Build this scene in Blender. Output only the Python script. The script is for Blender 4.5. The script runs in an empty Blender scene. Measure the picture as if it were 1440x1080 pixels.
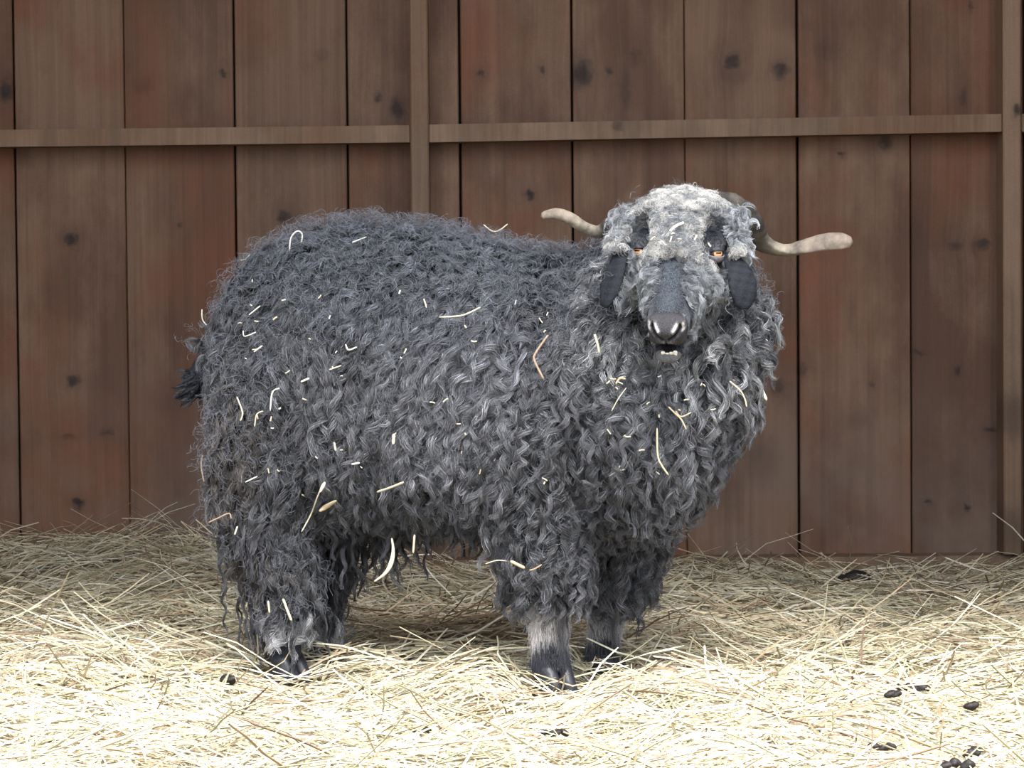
import bpy, bmesh, math, random
import numpy as np
from mathutils import Vector, Matrix
from mathutils.bvhtree import BVHTree

rng = np.random.default_rng(7)
random.seed(7)
C = bpy.context.scene.collection
F = 4320.0
EYE = np.array([0.0, 0.0, 0.61])
PITCH, ROLL = math.radians(2.3), -0.0085
CM = np.array((Matrix.Rotation(math.radians(90) - PITCH, 3, 'X') @ Matrix.Rotation(ROLL, 3, 'Z')))

def P(px, py, d):
    """point at distance y=d along the sight line measured in the photograph"""
    r = CM @ np.array([px - 720.0, 540.0 - py, -F])
    return EYE + r * (d / r[1])

def nrm(v):
    v = np.asarray(v, float)
    return v / np.maximum(np.linalg.norm(v, axis=-1, keepdims=True), 1e-9)

# ------------------------------------------------------------------ materials
def new_mat(name):
    m = bpy.data.materials.new(name); m.use_nodes = True
    nt = m.node_tree
    for n in list(nt.nodes): nt.nodes.remove(n)
    out = nt.nodes.new('ShaderNodeOutputMaterial')
    b = nt.nodes.new('ShaderNodeBsdfPrincipled')
    nt.links.new(b.outputs[0], out.inputs[0])
    return m, nt, b

def N(nt, t, **kw):
    n = nt.nodes.new(t)
    for k, v in kw.items(): setattr(n, k, v)
    return n

def math_(nt, op, a, b=None, c=None, clamp=False):
    n = N(nt, 'ShaderNodeMath', operation=op, use_clamp=clamp)
    for i, v in enumerate((a, b, c)):
        if v is None: continue
        if hasattr(v, 'links'): nt.links.new(v, n.inputs[i])
        else: n.inputs[i].default_value = v
    return n.outputs[0]

def mix(nt, fac, a, b, mode='MIX'):
    n = N(nt, 'ShaderNodeMix', data_type='RGBA', blend_type=mode)
    for i, v in ((0, fac), (6, a), (7, b)):
        if hasattr(v, 'links'): nt.links.new(v, n.inputs[i])
        elif i == 0: n.inputs[0].default_value = v
        else: n.inputs[i].default_value = (*v, 1)
    return n.outputs[2]

def ramp(nt, fac, stops):
    n = N(nt, 'ShaderNodeValToRGB')
    cr = n.color_ramp
    while len(cr.elements) < len(stops): cr.elements.new(0.5)
    for e, (p, c) in zip(cr.elements, stops):
        e.position = p; e.color = (*c, 1) if len(c) == 3 else c
    nt.links.new(fac, n.inputs[0])
    return n.outputs[0]

def noise(nt, vec, scale, detail=4, rough=0.55, dist=0.0):
    n = N(nt, 'ShaderNodeTexNoise')
    n.inputs['Scale'].default_value = scale; n.inputs['Detail'].default_value = detail
    n.inputs['Roughness'].default_value = rough; n.inputs['Distortion'].default_value = dist
    if vec is not None: nt.links.new(vec, n.inputs['Vector'])
    return n.outputs[0]

def maprange(nt, v, a, b, c=0.0, d=1.0):
    n = N(nt, 'ShaderNodeMapRange')
    n.inputs[1].default_value = a; n.inputs[2].default_value = b
    n.inputs[3].default_value = c; n.inputs[4].default_value = d
    nt.links.new(v, n.inputs[0])
    return n.outputs[0]

def vmul(nt, v, s, add=None):
    n = N(nt, 'ShaderNodeVectorMath', operation='MULTIPLY_ADD')
    nt.links.new(v, n.inputs[0]); n.inputs[1].default_value = s
    if add is not None:
        if hasattr(add, 'links'): nt.links.new(add, n.inputs[2])
        else: n.inputs[2].default_value = add
    return n.outputs[0]

def bump(nt, b, h, strength=0.4, dist=0.002):
    n = N(nt, 'ShaderNodeBump'); n.inputs['Strength'].default_value = strength
    n.inputs['Distance'].default_value = dist
    nt.links.new(h, n.inputs['Height']); nt.links.new(n.outputs[0], b.inputs['Normal'])

WALL_Y = 6.36
KNOTS = []   # (x, z, rx, rz, strength)
for (px, py, rx, ry, s) in [
    (100,338,9,9,1),(103,535,9,9,.9),(110,708,9,8,1),(150,608,9,6,.6),(95,615,11,5,.5),(8,128,10,16,1),
    (313,102,4,6,.9),(200,120,16,12,.35),(252,315,4,4,.6),(452,78,9,9,.35),(531,138,6,7,.9),(558,152,10,18,.95),
    (400,306,9,9,1),(676,103,6,6,.9),(745,273,7,7,1),(762,98,5,7,.8),(818,104,15,22,1),(856,100,6,8,.8),(880,125,9,30,.45),
    (893,80,9,12,.45),(1029,86,12,13,1),(1032,105,20,16,.35),(1098,98,12,12,.9),(1246,200,10,12,.8),(1183,217,5,5,.8),
    (1165,70,20,16,.3),(1355,135,7,14,.6),(1382,344,12,8,.85),(1343,346,11,6,.6),(1293,497,10,4,.6),(1347,522,4,6,.8),
    (1225,540,5,6,.6),(1393,604,9,4,.9),(1305,706,5,3,.8),(1360,714,6,6,.95),(1094,545,11,13,.7),(1072,645,24,40,.35),
    (1130,520,7,9,.6),(1208,590,16,16,.3),(1365,8,3,8,.7),(1015,690,30,30,.25),(690,640,9,9,.8),(560,480,9,9,.8),(240,560,20,24,.25),
    (905,560,9,9,.8),(1290,330,18,30,.2)]:
    q = P(px, py, WALL_Y); k = WALL_Y / F
    KNOTS.append((q[0], q[2], rx * k, ry * k, s))

def wood_material(name, base_a, base_b, base_c, knots, seed=0.0, fade=True):
    m, nt, b = new_mat(name)
    geo = N(nt, 'ShaderNodeNewGeometry'); pos = geo.outputs['Position']
    at = N(nt, 'ShaderNodeAttribute', attribute_name='plank')
    rnd = at.outputs['Fac']
    comb = N(nt, 'ShaderNodeCombineXYZ')
    nt.links.new(math_(nt, 'MULTIPLY', rnd, 37.0), comb.inputs[1])
    nt.links.new(math_(nt, 'MULTIPLY', rnd, 11.0), comb.inputs[2])
    comb.inputs[0].default_value = seed
    sep = N(nt, 'ShaderNodeSeparateXYZ'); nt.links.new(pos, sep.inputs[0])
    X, Z = sep.outputs[0], sep.outputs[2]
    wob = noise(nt, vmul(nt, pos, (70, 1, 45)), 1.0, 3, .6); wob2 = noise(nt, vmul(nt, pos, (45, 1, 60), (7, 7, 7)), 1.0, 3, .6)
    Xg, Zg = X, Z
    X = math_(nt, 'ADD', X, math_(nt, 'MULTIPLY', math_(nt, 'SUBTRACT', wob, .5), .022)); Z = math_(nt, 'ADD', Z, math_(nt, 'MULTIPLY', math_(nt, 'SUBTRACT', wob2, .5), .03))
    kacc = None; wacc = None
    for (kx, kz, rx, rz, s) in knots:
        dx = math_(nt, 'MULTIPLY', math_(nt, 'SUBTRACT', X, kx), 1 / rx)
        dz = math_(nt, 'MULTIPLY', math_(nt, 'SUBTRACT', Z, kz), 1 / rz)
        d2 = math_(nt, 'MULTIPLY_ADD', dx, dx, math_(nt, 'MULTIPLY', dz, dz))
        d2s = math_(nt, 'POWER', d2, 1.35)
        halo = math_(nt, 'MULTIPLY', math_(nt, 'EXPONENT', math_(nt, 'MULTIPLY', d2, -.28)), .30)
        v = math_(nt, 'MULTIPLY', math_(nt, 'MAXIMUM', math_(nt, 'EXPONENT', math_(nt, 'MULTIPLY', d2s, -0.8)), halo), s)
        kacc = v if kacc is None else math_(nt, 'MAXIMUM', kacc, v)
        if s >= .8:
            w = math_(nt, 'DIVIDE', dx, math_(nt, 'ADD', math_(nt, 'MULTIPLY', d2, 1.0), 1.6))
            w = math_(nt, 'MULTIPLY', w, rx * 1.3)
            wacc = w if wacc is None else math_(nt, 'ADD', wacc, w)
    X, Z = Xg, Zg
    warp = comb.outputs[0]
    if wacc is not None:
        c2 = N(nt, 'ShaderNodeCombineXYZ'); nt.links.new(math_(nt, 'MULTIPLY', wacc, -1.0), c2.inputs[0])
        va = N(nt, 'ShaderNodeVectorMath', operation='ADD')
        nt.links.new(c2.outputs[0], va.inputs[0]); nt.links.new(comb.outputs[0], va.inputs[1]); warp = va.outputs[0]
    p1 = vmul(nt, pos, (1, 1, 1), warp)
    fine = noise(nt, vmul(nt, p1, (190, 60, 3.0)), 1.0, 5, .65)
    grain = noise(nt, vmul(nt, p1, (48, 14, .9)), 1.0, 5, .6, .3)
    patch = noise(nt, vmul(nt, p1, (4.5, 2, 2.2)), 1.0, 5, .62)
    patch2 = noise(nt, vmul(nt, p1, (3.5, 2, 2.6), (9, 3, 5)), 1.0, 4, .6)
    streak = noise(nt, vmul(nt, p1, (22, 9, .35), (4, 4, 4)), 1.0, 3, .6)
    speck = noise(nt, pos, 420, 2, .5)
    col = mix(nt, maprange(nt, patch, .42, .58), base_a, base_b)
    col = mix(nt, math_(nt, 'MULTIPLY', maprange(nt, patch2, .48, .66), .9), col, base_c)
    col = mix(nt, math_(nt, 'MULTIPLY', maprange(nt, streak, .52, .75), .45), col, tuple(v * .55 for v in base_a))
    gv = maprange(nt, grain, .3, .7, .84, 1.14)
    fv = maprange(nt, fine, .3, .7, .9, 1.08)
    sv = maprange(nt, speck, .3, .7, .92, 1.08)
    pv = maprange(nt, rnd, 0, 1, .8, 1.22)
    tone = math_(nt, 'MULTIPLY', math_(nt, 'MULTIPLY', gv, fv), math_(nt, 'MULTIPLY', sv, pv))
    cc = N(nt, 'ShaderNodeCombineXYZ')
    for i in range(3): nt.links.new(tone, cc.inputs[i])
    col = mix(nt, 1.0, col, cc.outputs[0], 'MULTIPLY')
    if fade:   # dried dust and mud splashes low on the boards
        dn = noise(nt, vmul(nt, pos, (5, 1, 5), (2, 2, 8)), 1.0, 4, .6)
        low = math_(nt, 'MULTIPLY', maprange(nt, Z, .42, .02), maprange(nt, dn, .35, .62))
        col = mix(nt, math_(nt, 'MULTIPLY', low, .62), col, (.19, .15, .12))
    if kacc is not None:
        kn = math_(nt, 'MULTIPLY', kacc, maprange(nt, fine, .25, .6, .8, 1.05), clamp=True)
        col = mix(nt, math_(nt, 'MULTIPLY', kn, .95), col, (.018, .011, .011))
    nt.links.new(col, b.inputs['Base Color'])
    b.inputs['Roughness'].default_value = .62
    b.inputs['Specular IOR Level'].default_value = .3
    bump(nt, b, math_(nt, 'ADD', fine, math_(nt, 'MULTIPLY', grain, 1.5)), .35, .0015)
    return m

M_BOARD = wood_material('stained boards', (.120, .062, .038), (.200, .118, .076), (.185, .070, .034), KNOTS, 0)
M_TRIM = wood_material('framing timber', (.19, .125, .082), (.25, .165, .11), (.20, .105, .058),
                       [k for k in KNOTS if False] + [(P(870,176,6.27)[0], P(870,176,6.27)[2], .012, .010, .6),
                        (P(1424,600,6.27)[0], P(1424,585,6.27)[2], .03, .05, .55), (P(1424,750,6.27)[0], P(1424,748,6.27)[2], .04, .05, .5),
                        (P(1432,155,6.27)[0], P(1432,155,6.27)[2], .01, .014, .9)], 5.0, False)

def simple(name, col, rough=.8, spec=.3, nscale=None, namp=.25):
    m, nt, b = new_mat(name)
    if nscale:
        tc = N(nt, 'ShaderNodeNewGeometry')
        nz = noise(nt, tc.outputs['Position'], nscale, 5)
        v = maprange(nt, nz, .3, .7, 1 - namp, 1 + namp)
        cc = N(nt, 'ShaderNodeCombineXYZ')
        for i in range(3): nt.links.new(v, cc.inputs[i])
        nt.links.new(mix(nt, 1.0, col, cc.outputs[0], 'MULTIPLY'), b.inputs['Base Color'])
        bump(nt, b, nz, .5, .004)
    else: b.inputs['Base Color'].default_value = (*col, 1)
    b.inputs['Roughness'].default_value = rough
    b.inputs['Specular IOR Level'].default_value = spec
    return m

def attr_mat(name, rough=.6, spec=.4, amp=.15, nscale=60, aniso_noise=None, bumps=.3, hairtip=None, trans=0):
    m, nt, b = new_mat(name)
    at = N(nt, 'ShaderNodeAttribute', attribute_name='col')
    col = at.outputs['Color']
    if nscale:
        geo = N(nt, 'ShaderNodeNewGeometry')
        v = vmul(nt, geo.outputs['Position'], aniso_noise or (1, 1, 1))
        nz = noise(nt, v, nscale, 3)
        mv = maprange(nt, nz, .3, .7, 1 - amp, 1 + amp)
        cc = N(nt, 'ShaderNodeCombineXYZ')
        for i in range(3): nt.links.new(mv, cc.inputs[i])
        col = mix(nt, 1.0, col, cc.outputs[0], 'MULTIPLY')
        if bumps: bump(nt, b, nz, bumps, .002)
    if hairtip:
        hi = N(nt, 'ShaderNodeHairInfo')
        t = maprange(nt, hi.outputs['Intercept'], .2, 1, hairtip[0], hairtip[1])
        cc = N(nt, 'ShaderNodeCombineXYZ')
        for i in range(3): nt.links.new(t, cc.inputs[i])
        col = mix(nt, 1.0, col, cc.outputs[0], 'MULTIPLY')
    nt.links.new(col, b.inputs['Base Color'])
    b.inputs['Roughness'].default_value = rough
    b.inputs['Specular IOR Level'].default_value = spec
    return m

# ------------------------------------------------------------------ mesh tools
def link(o, parent=None):
    C.objects.link(o)
    if parent is not None: o.parent = parent
    return o

def np_mesh(name, verts, faces, mat, parent=None, cols=None, smooth=True, extra=None):
    me = bpy.data.meshes.new(name)
    verts = np.asarray(verts, np.float32).reshape(-1, 3); faces = np.asarray(faces, np.int32)
    k = faces.shape[1]
    me.vertices.add(len(verts)); me.vertices.foreach_set('co', verts.ravel())
    me.loops.add(faces.size); me.loops.foreach_set('vertex_index', faces.ravel())
    me.polygons.add(len(faces))
    me.polygons.foreach_set('loop_start', np.arange(0, faces.size, k, dtype=np.int32))
    me.polygons.foreach_set('use_smooth', np.full(len(faces), smooth))
    me.update(calc_edges=True)
    if cols is not None:
        a = me.attributes.new('col', 'FLOAT_COLOR', 'POINT')
        cc = np.ones((len(verts), 4), np.float32); cc[:, :3] = cols
        a.data.foreach_set('color', cc.ravel())
    if extra is not None:
        a = me.attributes.new(extra[0], 'FLOAT', 'POINT'); a.data.foreach_set('value', np.asarray(extra[1], np.float32))
    me.materials.append(mat)
    return link(bpy.data.objects.new(name, me), parent)

def tag(o, label=None, cat=None, group=None, kind=None):
    if label: o['label'] = label
    if cat: o['category'] = cat
    if group: o['group'] = group
    if kind: o['kind'] = kind
    return o

class Boxes:
    def __init__(s): s.v = []; s.f = []; s.a = []
    def box(s, x0, x1, y0, y1, z0, z1, r=0.0, shear=(0, 0), bev=.002):
        """bevelled box (front edges eased); shear: x shift at top, z shift at right end"""
        b = bev; base = len(s.v)
        prof = [(x0 + b, y0), (x1 - b, y0), (x1, y0 + b), (x1, y1), (x0, y1), (x0, y0 + b)]
        for z in (z0, z1):
            for (x, y) in prof:
                t = (z - z0) / max(z1 - z0, 1e-6); u = (x - x0) / max(x1 - x0, 1e-6)
                s.v.append((x + shear[0] * t, y, z + shear[1] * u)); s.a.append(r)
        n = 6
        for i in range(n):
            j = (i + 1) % n; s.f.append([base + i, base + j, base + n + j, base + n + i])
        s.f.append([base + i for i in (0, 5, 4, 3)]); s.f.append([base + i for i in (0, 3, 2, 1)])
        s.f.append([base + n + i for i in (0, 3, 4, 5)]); s.f.append([base + n + i for i in (0, 1, 2, 3)])
    def build(s, name, mat, parent=None):
        return np_mesh(name, s.v, s.f, mat, parent, smooth=False, extra=('plank', s.a))

# ------------------------------------------------------------------ the shed
# back wall boards: seams measured along the photograph's upper part, with their gap widths in mm
seams = [(-300, 3), (-140, 3), (19, 4), (174, 1.2), (329, 4), (487.5, 4), (646, 5), (804, 4.5), (962.5, 1.6), (1121, 5), (1280, 2.6), (1440, 4), (1600, 3), (1760, 3)]
bw = Boxes(); pr = [.5, .3, .55, .35, .2, .6, .45, .7, .6, .75, .35, .55, .5, .4]
ys = [0, .001, .0, .002, 0, .003, .001, 0, .002, 0, .001, 0, .001, 0]
zs = 2.52
for i in range(len(seams) - 1):
    (a, ga), (b_, gb) = seams[i], seams[i + 1]
    xa = P(a, 100, WALL_Y)[0] + ga * .0005; xb = P(b_, 100, WALL_Y)[0] - gb * .0005
    bw.box(xa, xb, WALL_Y + ys[i], WALL_Y + .022, -.02, zs, pr[i], bev=.0022)
wall = bw.build('wall_back', M_BOARD); tag(wall, kind='structure')
bk = Boxes(); bk.box(P(-320, 0, WALL_Y)[0], P(1780, 0, WALL_Y)[0], WALL_Y + .024, WALL_Y + .03, -.05, zs, 0)
back = bk.build('gap_backing', simple('dark sheathing', (.012, .008, .007)), wall)  # dark sheet added to stop sky light leaking through the board gaps
XL, XR = P(-320, 0, WALL_Y)[0], P(1780, 0, WALL_Y)[0]

def trim(n, x0, x1, z0, z1, r, y0=6.27, shear=(0, 0), y1=None):
    t = Boxes(); t.box(x0, x1, y0, (WALL_Y - .0005) if y1 is None else y1, z0, z1, r, shear, .003)
    return tag(t.build('trim_%d' % n, M_TRIM), kind='structure')
FR = 6.27
pc = [P(576, 100, FR)[0], P(602, 100, FR)[0]]
rc = [P(1411, 400, FR)[0], P(1437, 400, FR)[0]]
lc = [P(-160, 400, FR)[0], P(-134, 400, FR)[0]]
trim(1, pc[0], pc[1], 0, zs, .35)
trim(2, rc[0], rc[1], 0, zs, .7)
trim(3, lc[0], lc[1], 0, zs, .5)
def rail(n, xa, xb, ya, yb, r, off=0.004):
    (x0, t0, b0), (x1, t1, b1) = ya, yb
    zt0, zb0 = P(x0, t0, FR)[2], P(x0, b0, FR)[2]; zt1 = P(x1, t1, FR)[2]
    trim(n, xa, xb, zb0, zt0, r, FR + off, (0, zt1 - zt0))
rail(4, lc[1], pc[0], (-134, 184, 208), (576, 176, 199), .45)
rail(5, pc[1], rc[0], (602, 175, 200), (1411, 160, 186), .4)
rail(6, rc[1], XR, (1437, 160, 185), (1780, 155, 180), .8)
rail(7, XL, lc[0], (-320, 186, 210), (-160, 184, 208), .4)
zb = P(1100, 783, 6.30)[2]
bb = Boxes(); bb.box(XL, XR, 6.29, WALL_Y - .001, -.14, zb, .55, bev=.003)
tag(bb.build('baseboard_back', M_TRIM), kind='structure')

M_SIDE = wood_material('side boards', (.13, .075, .05), (.18, .11, .075), (.15, .07, .045), [], 8.0)
for nm, x0, x1 in (('wall_left', XL - .03, XL), ('wall_right', XR, XR + .03)):
    w = Boxes()
    for i in range(12):
        w.box(x0, x1, 4.0 + i * .2, 4.0 + i * .2 + .197, -.02, 2.53, (i * .37) % 1)
    tag(w.build(nm, M_SIDE), kind='structure')
ROOF_Y, ROOF_Z = 3.40, 2.55
rf = Boxes()
for i in range(15):
    y0 = ROOF_Y + i * .2
    rf.box(XL - .1, XR + .1, y0, y0 + .198, ROOF_Z - .001 * (i % 2), ROOF_Z + .03, (i * .37) % 1)
tag(rf.build('ceiling', M_SIDE), kind='structure')

# ------------------------------------------------------------------ ground
def hay_h(x, y):
    x = np.asarray(x, float); y = np.asarray(y, float)
    h = .010 * np.sin(x * 7 + 1.3 * np.sin(y * 3)) + .008 * np.sin(y * 9 + x * 4) + .006 * np.sin(x * 17 - y * 11) + .004 * np.sin(x * 31 + y * 23)
    h = h + .040 * np.clip((-.35 - x) / .4, 0, 1) * np.clip((y - 5.3) / .7, 0, 1)     # heap in the left rear corner
    h = h - .034 * np.clip((y - 5.5) / .6, 0, 1) * np.clip((x + .25) / .4, 0, 1)
    h = h + .012 * np.exp(-((y - 4.62) / .12) ** 2) * np.clip((x + .75) / .3, 0, 1) * (x < .35)
    for (fx, fy, fd) in FEET: h = h - fd * np.exp(-(((x - fx) / .06) ** 4 + ((y - fy + .06) / .11) ** 4))
    return h
FEET = [(*P(776, 960, 4.41)[:2], .042), (*P(851, 945, 4.54)[:2], .03), (*P(403, 945, 4.53)[:2], .014), (*P(451, 945, 4.62)[:2], .01)]
gx, gy = np.meshgrid(np.linspace(-8, 8, 200), np.concatenate([np.linspace(-10, 2.5, 60), np.linspace(2.55, 7.5, 140)]))
inside = (gy > 2.4)
gz = np.where(inside, hay_h(gx, gy), 0) - .032
idx = np.arange(gx.size).reshape(gx.shape)
fc = np.stack([idx[:-1, :-1], idx[:-1, 1:], idx[1:, 1:], idx[1:, :-1]], -1).reshape(-1, 4)
mf, nt, b = new_mat('trampled chaff')
geo = N(nt, 'ShaderNodeNewGeometry')
n1 = noise(nt, geo.outputs['Position'], 3, 5); n2 = noise(nt, vmul(nt, geo.outputs['Position'], (60, 160, 60)), 1, 4)
c = mix(nt, maprange(nt, n1, .4, .6), (.20, .155, .09), (.30, .25, .16))
c = mix(nt, maprange(nt, n2, .4, .62), c, (.10, .072, .045))
nt.links.new(c, b.inputs['Base Color']); b.inputs['Roughness'].default_value = .9
bump(nt, b, n2, .6, .01)
tag(np_mesh('floor', np.stack([gx, gy, gz], -1), fc, mf), kind='structure')

# ------------------------------------------------------------------ straw builder (triangular stalks)
def stalks(pts, rad, cols):
    """pts (n,k,3), rad (n,k), cols (n,3) -> verts, faces, cols"""
    n, k, _ = pts.shape
    d = np.gradient(pts, axis=1); d = nrm(d)
    up = nrm(np.array([.13, .21, 1.0]) + rng.normal(0, .25, (n, 1, 3)))
    e1 = nrm(np.cross(d, up)); e2 = np.cross(d, e1)
    V = []
    for a in (0, 2.094, 4.189):
        V.append(pts + rad[..., None] * (math.cos(a + .5) * e1 + .7 * math.sin(a + .5) * e2))
    V = np.stack(V, 2)                                 # n,k,3,3
    base = (np.arange(n) * k * 3)[:, None, None]
    ii = np.arange(k - 1)[None, :, None] * 3; jj = np.arange(3)[None, None, :]; j2 = (jj + 1) % 3
    f = np.stack([base + ii + jj, base + ii + j2, base + ii + 3 + j2, base + ii + 3 + jj], -1).reshape(-1, 4)
    return V.reshape(-1, 3), f, np.repeat(cols, k * 3, axis=0)

PAL = np.array([(.60, .52, .36), (.68, .62, .47), (.50, .42, .27), (.40, .38, .25), (.56, .54, .40), (.38, .28, .18), (.74, .70, .59), (.28, .20, .14)])
def straw_cols(n, p=(.22, .19, .16, .12, .12, .08, .07, .04)):
    return PAL[rng.choice(len(PAL), n, p=p)] * rng.uniform(.75, 1.12, (n, 1))

M_HAY = attr_mat('dry hay stalks', .55, .35, .18, 90, bumps=0)
def hay(n, layer0, layer1, lmin, lmax, rmin, rmax, tilt, y0=3.05, y1=6.27, bias=1.0):
    y = y0 + (y1 - y0) * rng.random(n) ** bias
    x = rng.uniform(-1, 1, n) * (.175 * y + .25)
    yaw = rng.normal(0, .75, n) + np.where(rng.random(n) < .3, rng.uniform(-1.5, 1.5, n), 0)
    # clumps share a direction
    yaw += .7 * np.sin(x * 5.1 + 2 * np.sin(y * 3.3)) * np.cos(y * 4.7 + x * 2)
    L = rng.uniform(lmin, lmax, n) * rng.uniform(.6, 1, n)
    pit = rng.normal(0, tilt, n)
    k = 5
    t = np.linspace(-.5, .5, k)
    dx, dy = np.cos(yaw), np.sin(yaw)
    bend = rng.normal(0, .09, n) * L
    bz = rng.normal(0, .03, n) * L
    kink = rng.normal(0, .22, n) * (rng.random(n) < .35)
    s = L[:, None] * t
    off = bend[:, None] * (1 - 4 * t * t) + kink[:, None] * np.abs(s)
    X = x[:, None] + dx[:, None] * s - dy[:, None] * off
    Y = y[:, None] + dy[:, None] * s + dx[:, None] * off
    Y = np.minimum(Y, 6.262)
    Z = hay_h(X, Y) - .03 + rng.uniform(layer0, layer1, n)[:, None] + np.sin(pit)[:, None] * s + bz[:, None] * (1 - 4 * t * t)
    Z = Z + np.maximum(0, np.abs(np.sin(pit)) * L * .25)[:, None]
    r = rng.uniform(rmin, rmax, n)[:, None] * np.array([.8, 1, 1, .95, .6])
    c = straw_cols(n)
    # goat's shadow painted into the hay colour, plus scattered soiled blotches
    shadow_dirt = np.exp(-(((x + .10) / .26) ** 4 + ((y - 5.0) / .30) ** 4)) * .75 + .25 * np.clip(np.sin(x * 4 + 1) * np.sin(y * 5 + 2), 0, 1) * (y > 4.6)
    c = c * (1 - shadow_dirt[:, None]) + shadow_dirt[:, None] * c * np.array([.52, .44, .40])
    return np.stack([X, Y, Z], -1), r, c
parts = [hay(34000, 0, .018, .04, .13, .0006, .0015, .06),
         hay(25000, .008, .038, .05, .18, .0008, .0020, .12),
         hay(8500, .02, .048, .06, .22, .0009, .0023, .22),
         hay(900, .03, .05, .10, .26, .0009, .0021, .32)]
# longer stalks leaning on the foot of the wall
def edge_hay(n):
    p, r, c = hay(n, .02, .07, .06, .16, .0006, .0013, .5, 6.0, 6.24)
    p[..., 0] = np.where(rng.random((n, 1)) < .85, -np.abs(p[..., 0]), p[..., 0])
    return p, r, c
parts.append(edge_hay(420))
VV, FF, CC = [], [], []; nb = 0
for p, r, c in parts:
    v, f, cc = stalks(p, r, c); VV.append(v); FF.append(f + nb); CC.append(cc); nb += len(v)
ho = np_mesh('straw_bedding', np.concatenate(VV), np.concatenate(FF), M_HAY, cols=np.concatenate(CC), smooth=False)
tag(ho, 'deep bed of pale loose hay and straw covering the shed floor', 'hay', kind='stuff')
del VV, FF, CC, parts

# ------------------------------------------------------------------ the goat
YAW = math.radians(15)
BF = np.array([math.cos(YAW), -math.sin(YAW), 0])      # towards the chest
BL = np.array([math.sin(YAW), math.cos(YAW), 0])       # towards the far flank
OD = 4.56
O0 = P(600, 560, OD)
def axis_depth(px):
    """depth of the goat's mid plane under image column px"""
    u = 0.0; d = OD
    for _ in range(6):
        X = P(px, 500, d)[0]; u = (X - O0[0]) / math.cos(YAW); d = OD - u * math.sin(YAW)
    return d

gb = bmesh.new()
def add_loft(bm, cen, e1, e2, r1, r2, seg=28, power=2.3):
    """closed loft through superelliptic sections; cen,e1,e2 (n,3); r1,r2 (n)"""
    rings = []
    for c, a, b_, ra, rb in zip(cen, e1, e2, r1, r2):
        ring = []
        for i in range(seg):
            t = 2 * math.pi * i / seg
            ct, st = math.cos(t), math.sin(t)
            x = math.copysign(abs(ct) ** (2 / power), ct) * ra; y = math.copysign(abs(st) ** (2 / power), st) * rb
            ring.append(bm.verts.new((np.asarray(c) + np.asarray(a) * x + np.asarray(b_) * y).tolist()))
        rings.append(ring)
    for a, b_ in zip(rings[:-1], rings[1:]):
        for i in range(seg):
            j = (i + 1) % seg
            bm.faces.new((a[i], a[j], b_[j], b_[i]))
    bm.faces.new(rings[0][::-1]); bm.faces.new(rings[-1])

def cr(arr, n):
    """smooth resampling of control rows (Catmull-Rom)"""
    a = np.asarray(arr, float); m = len(a)
    t = np.linspace(0, m - 1, n); i = np.clip(t.astype(int), 0, m - 2); f = (t - i)[:, None]
    p0 = a[np.clip(i - 1, 0, m - 1)]; p1 = a[i]; p2 = a[i + 1]; p3 = a[np.clip(i + 2, 0, m - 1)]
    return .5 * ((2 * p1) + (-p0 + p2) * f + (2 * p0 - 5 * p1 + 4 * p2 - p3) * f ** 2 + (-p0 + 3 * p1 - 3 * p2 + p3) * f ** 3)

def add_tube(bm, ctrl, n=24, flat=None, seg=20, e_hint=(1, 0, 0), power=2.0):
    """ctrl rows: x,y,z,r1[,r2]"""
    c = cr(ctrl, n); p = c[:, :3]; d = nrm(np.gradient(p, axis=0))
    h = np.asarray(e_hint, float)
    e1 = nrm(h - (d @ h)[:, None] * d); e2 = np.cross(d, e1)
    r1 = c[:, 3]; r2 = c[:, 4] if c.shape[1] > 4 else r1
    add_loft(bm, p, e1, e2, r1, r2, seg, power)

def ell(bm, c, r, rot=None, seg=24):
    m = Matrix.Translation(Vector(list(c))) @ (rot.to_4x4() if rot is not None else Matrix()) @ Matrix.Diagonal((*r, 1))
    bmesh.ops.create_uvsphere(bm, u_segments=seg, v_segments=seg // 2, radius=1, matrix=m)

# trunk: image column, top row, bottom row (fleece outline), half width in m; the fleece depth is taken off
FL = 30
secs = [(334, 430, 600, .05), (345, 392, 660, .09), (368, 355, 715, .13), (410, 326, 742, .15), (460, 308, 745, .16), (530, 302, 742, .165), (600, 308, 742, .17),
        (680, 326, 742, .17), (760, 342, 742, .165), (830, 350, 742, .16), (890, 360, 738, .14), (935, 395, 705, .12), (968, 432, 655, .09), (990, 475, 600, .05)]
rows = []
for (px, t, b_, hw) in secs:
    d = axis_depth(px)
    tp, bp = P(px, t + FL, d), P(px, b_ - FL - 8, d)
    rows.append([*(tp + bp) / 2, (tp[2] - bp[2]) / 2, hw - .03])
rows = cr(rows, 44)
add_loft(gb, rows[:, :3], np.tile([0, 0, 1.0], (44, 1)), np.tile(BL, (44, 1)), rows[:, 3], rows[:, 4], 36, 2.4)

def L3(px, py, off):
    """point under image column px at lateral offset off (m, + = far side)"""
    d = axis_depth(px) + off * math.cos(YAW)
    d = axis_depth(px - off * math.sin(YAW) * F / d) + off * math.cos(YAW)
    return P(px, py, d)
def leg(ctrl, off, seg=20):
    add_tube(gb, [[*L3(px, py, off), r * 4.5 / F, r * asp * 4.5 / F] for (px, py, r, asp) in ctrl], 40, seg=seg)
HO = {}
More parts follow.
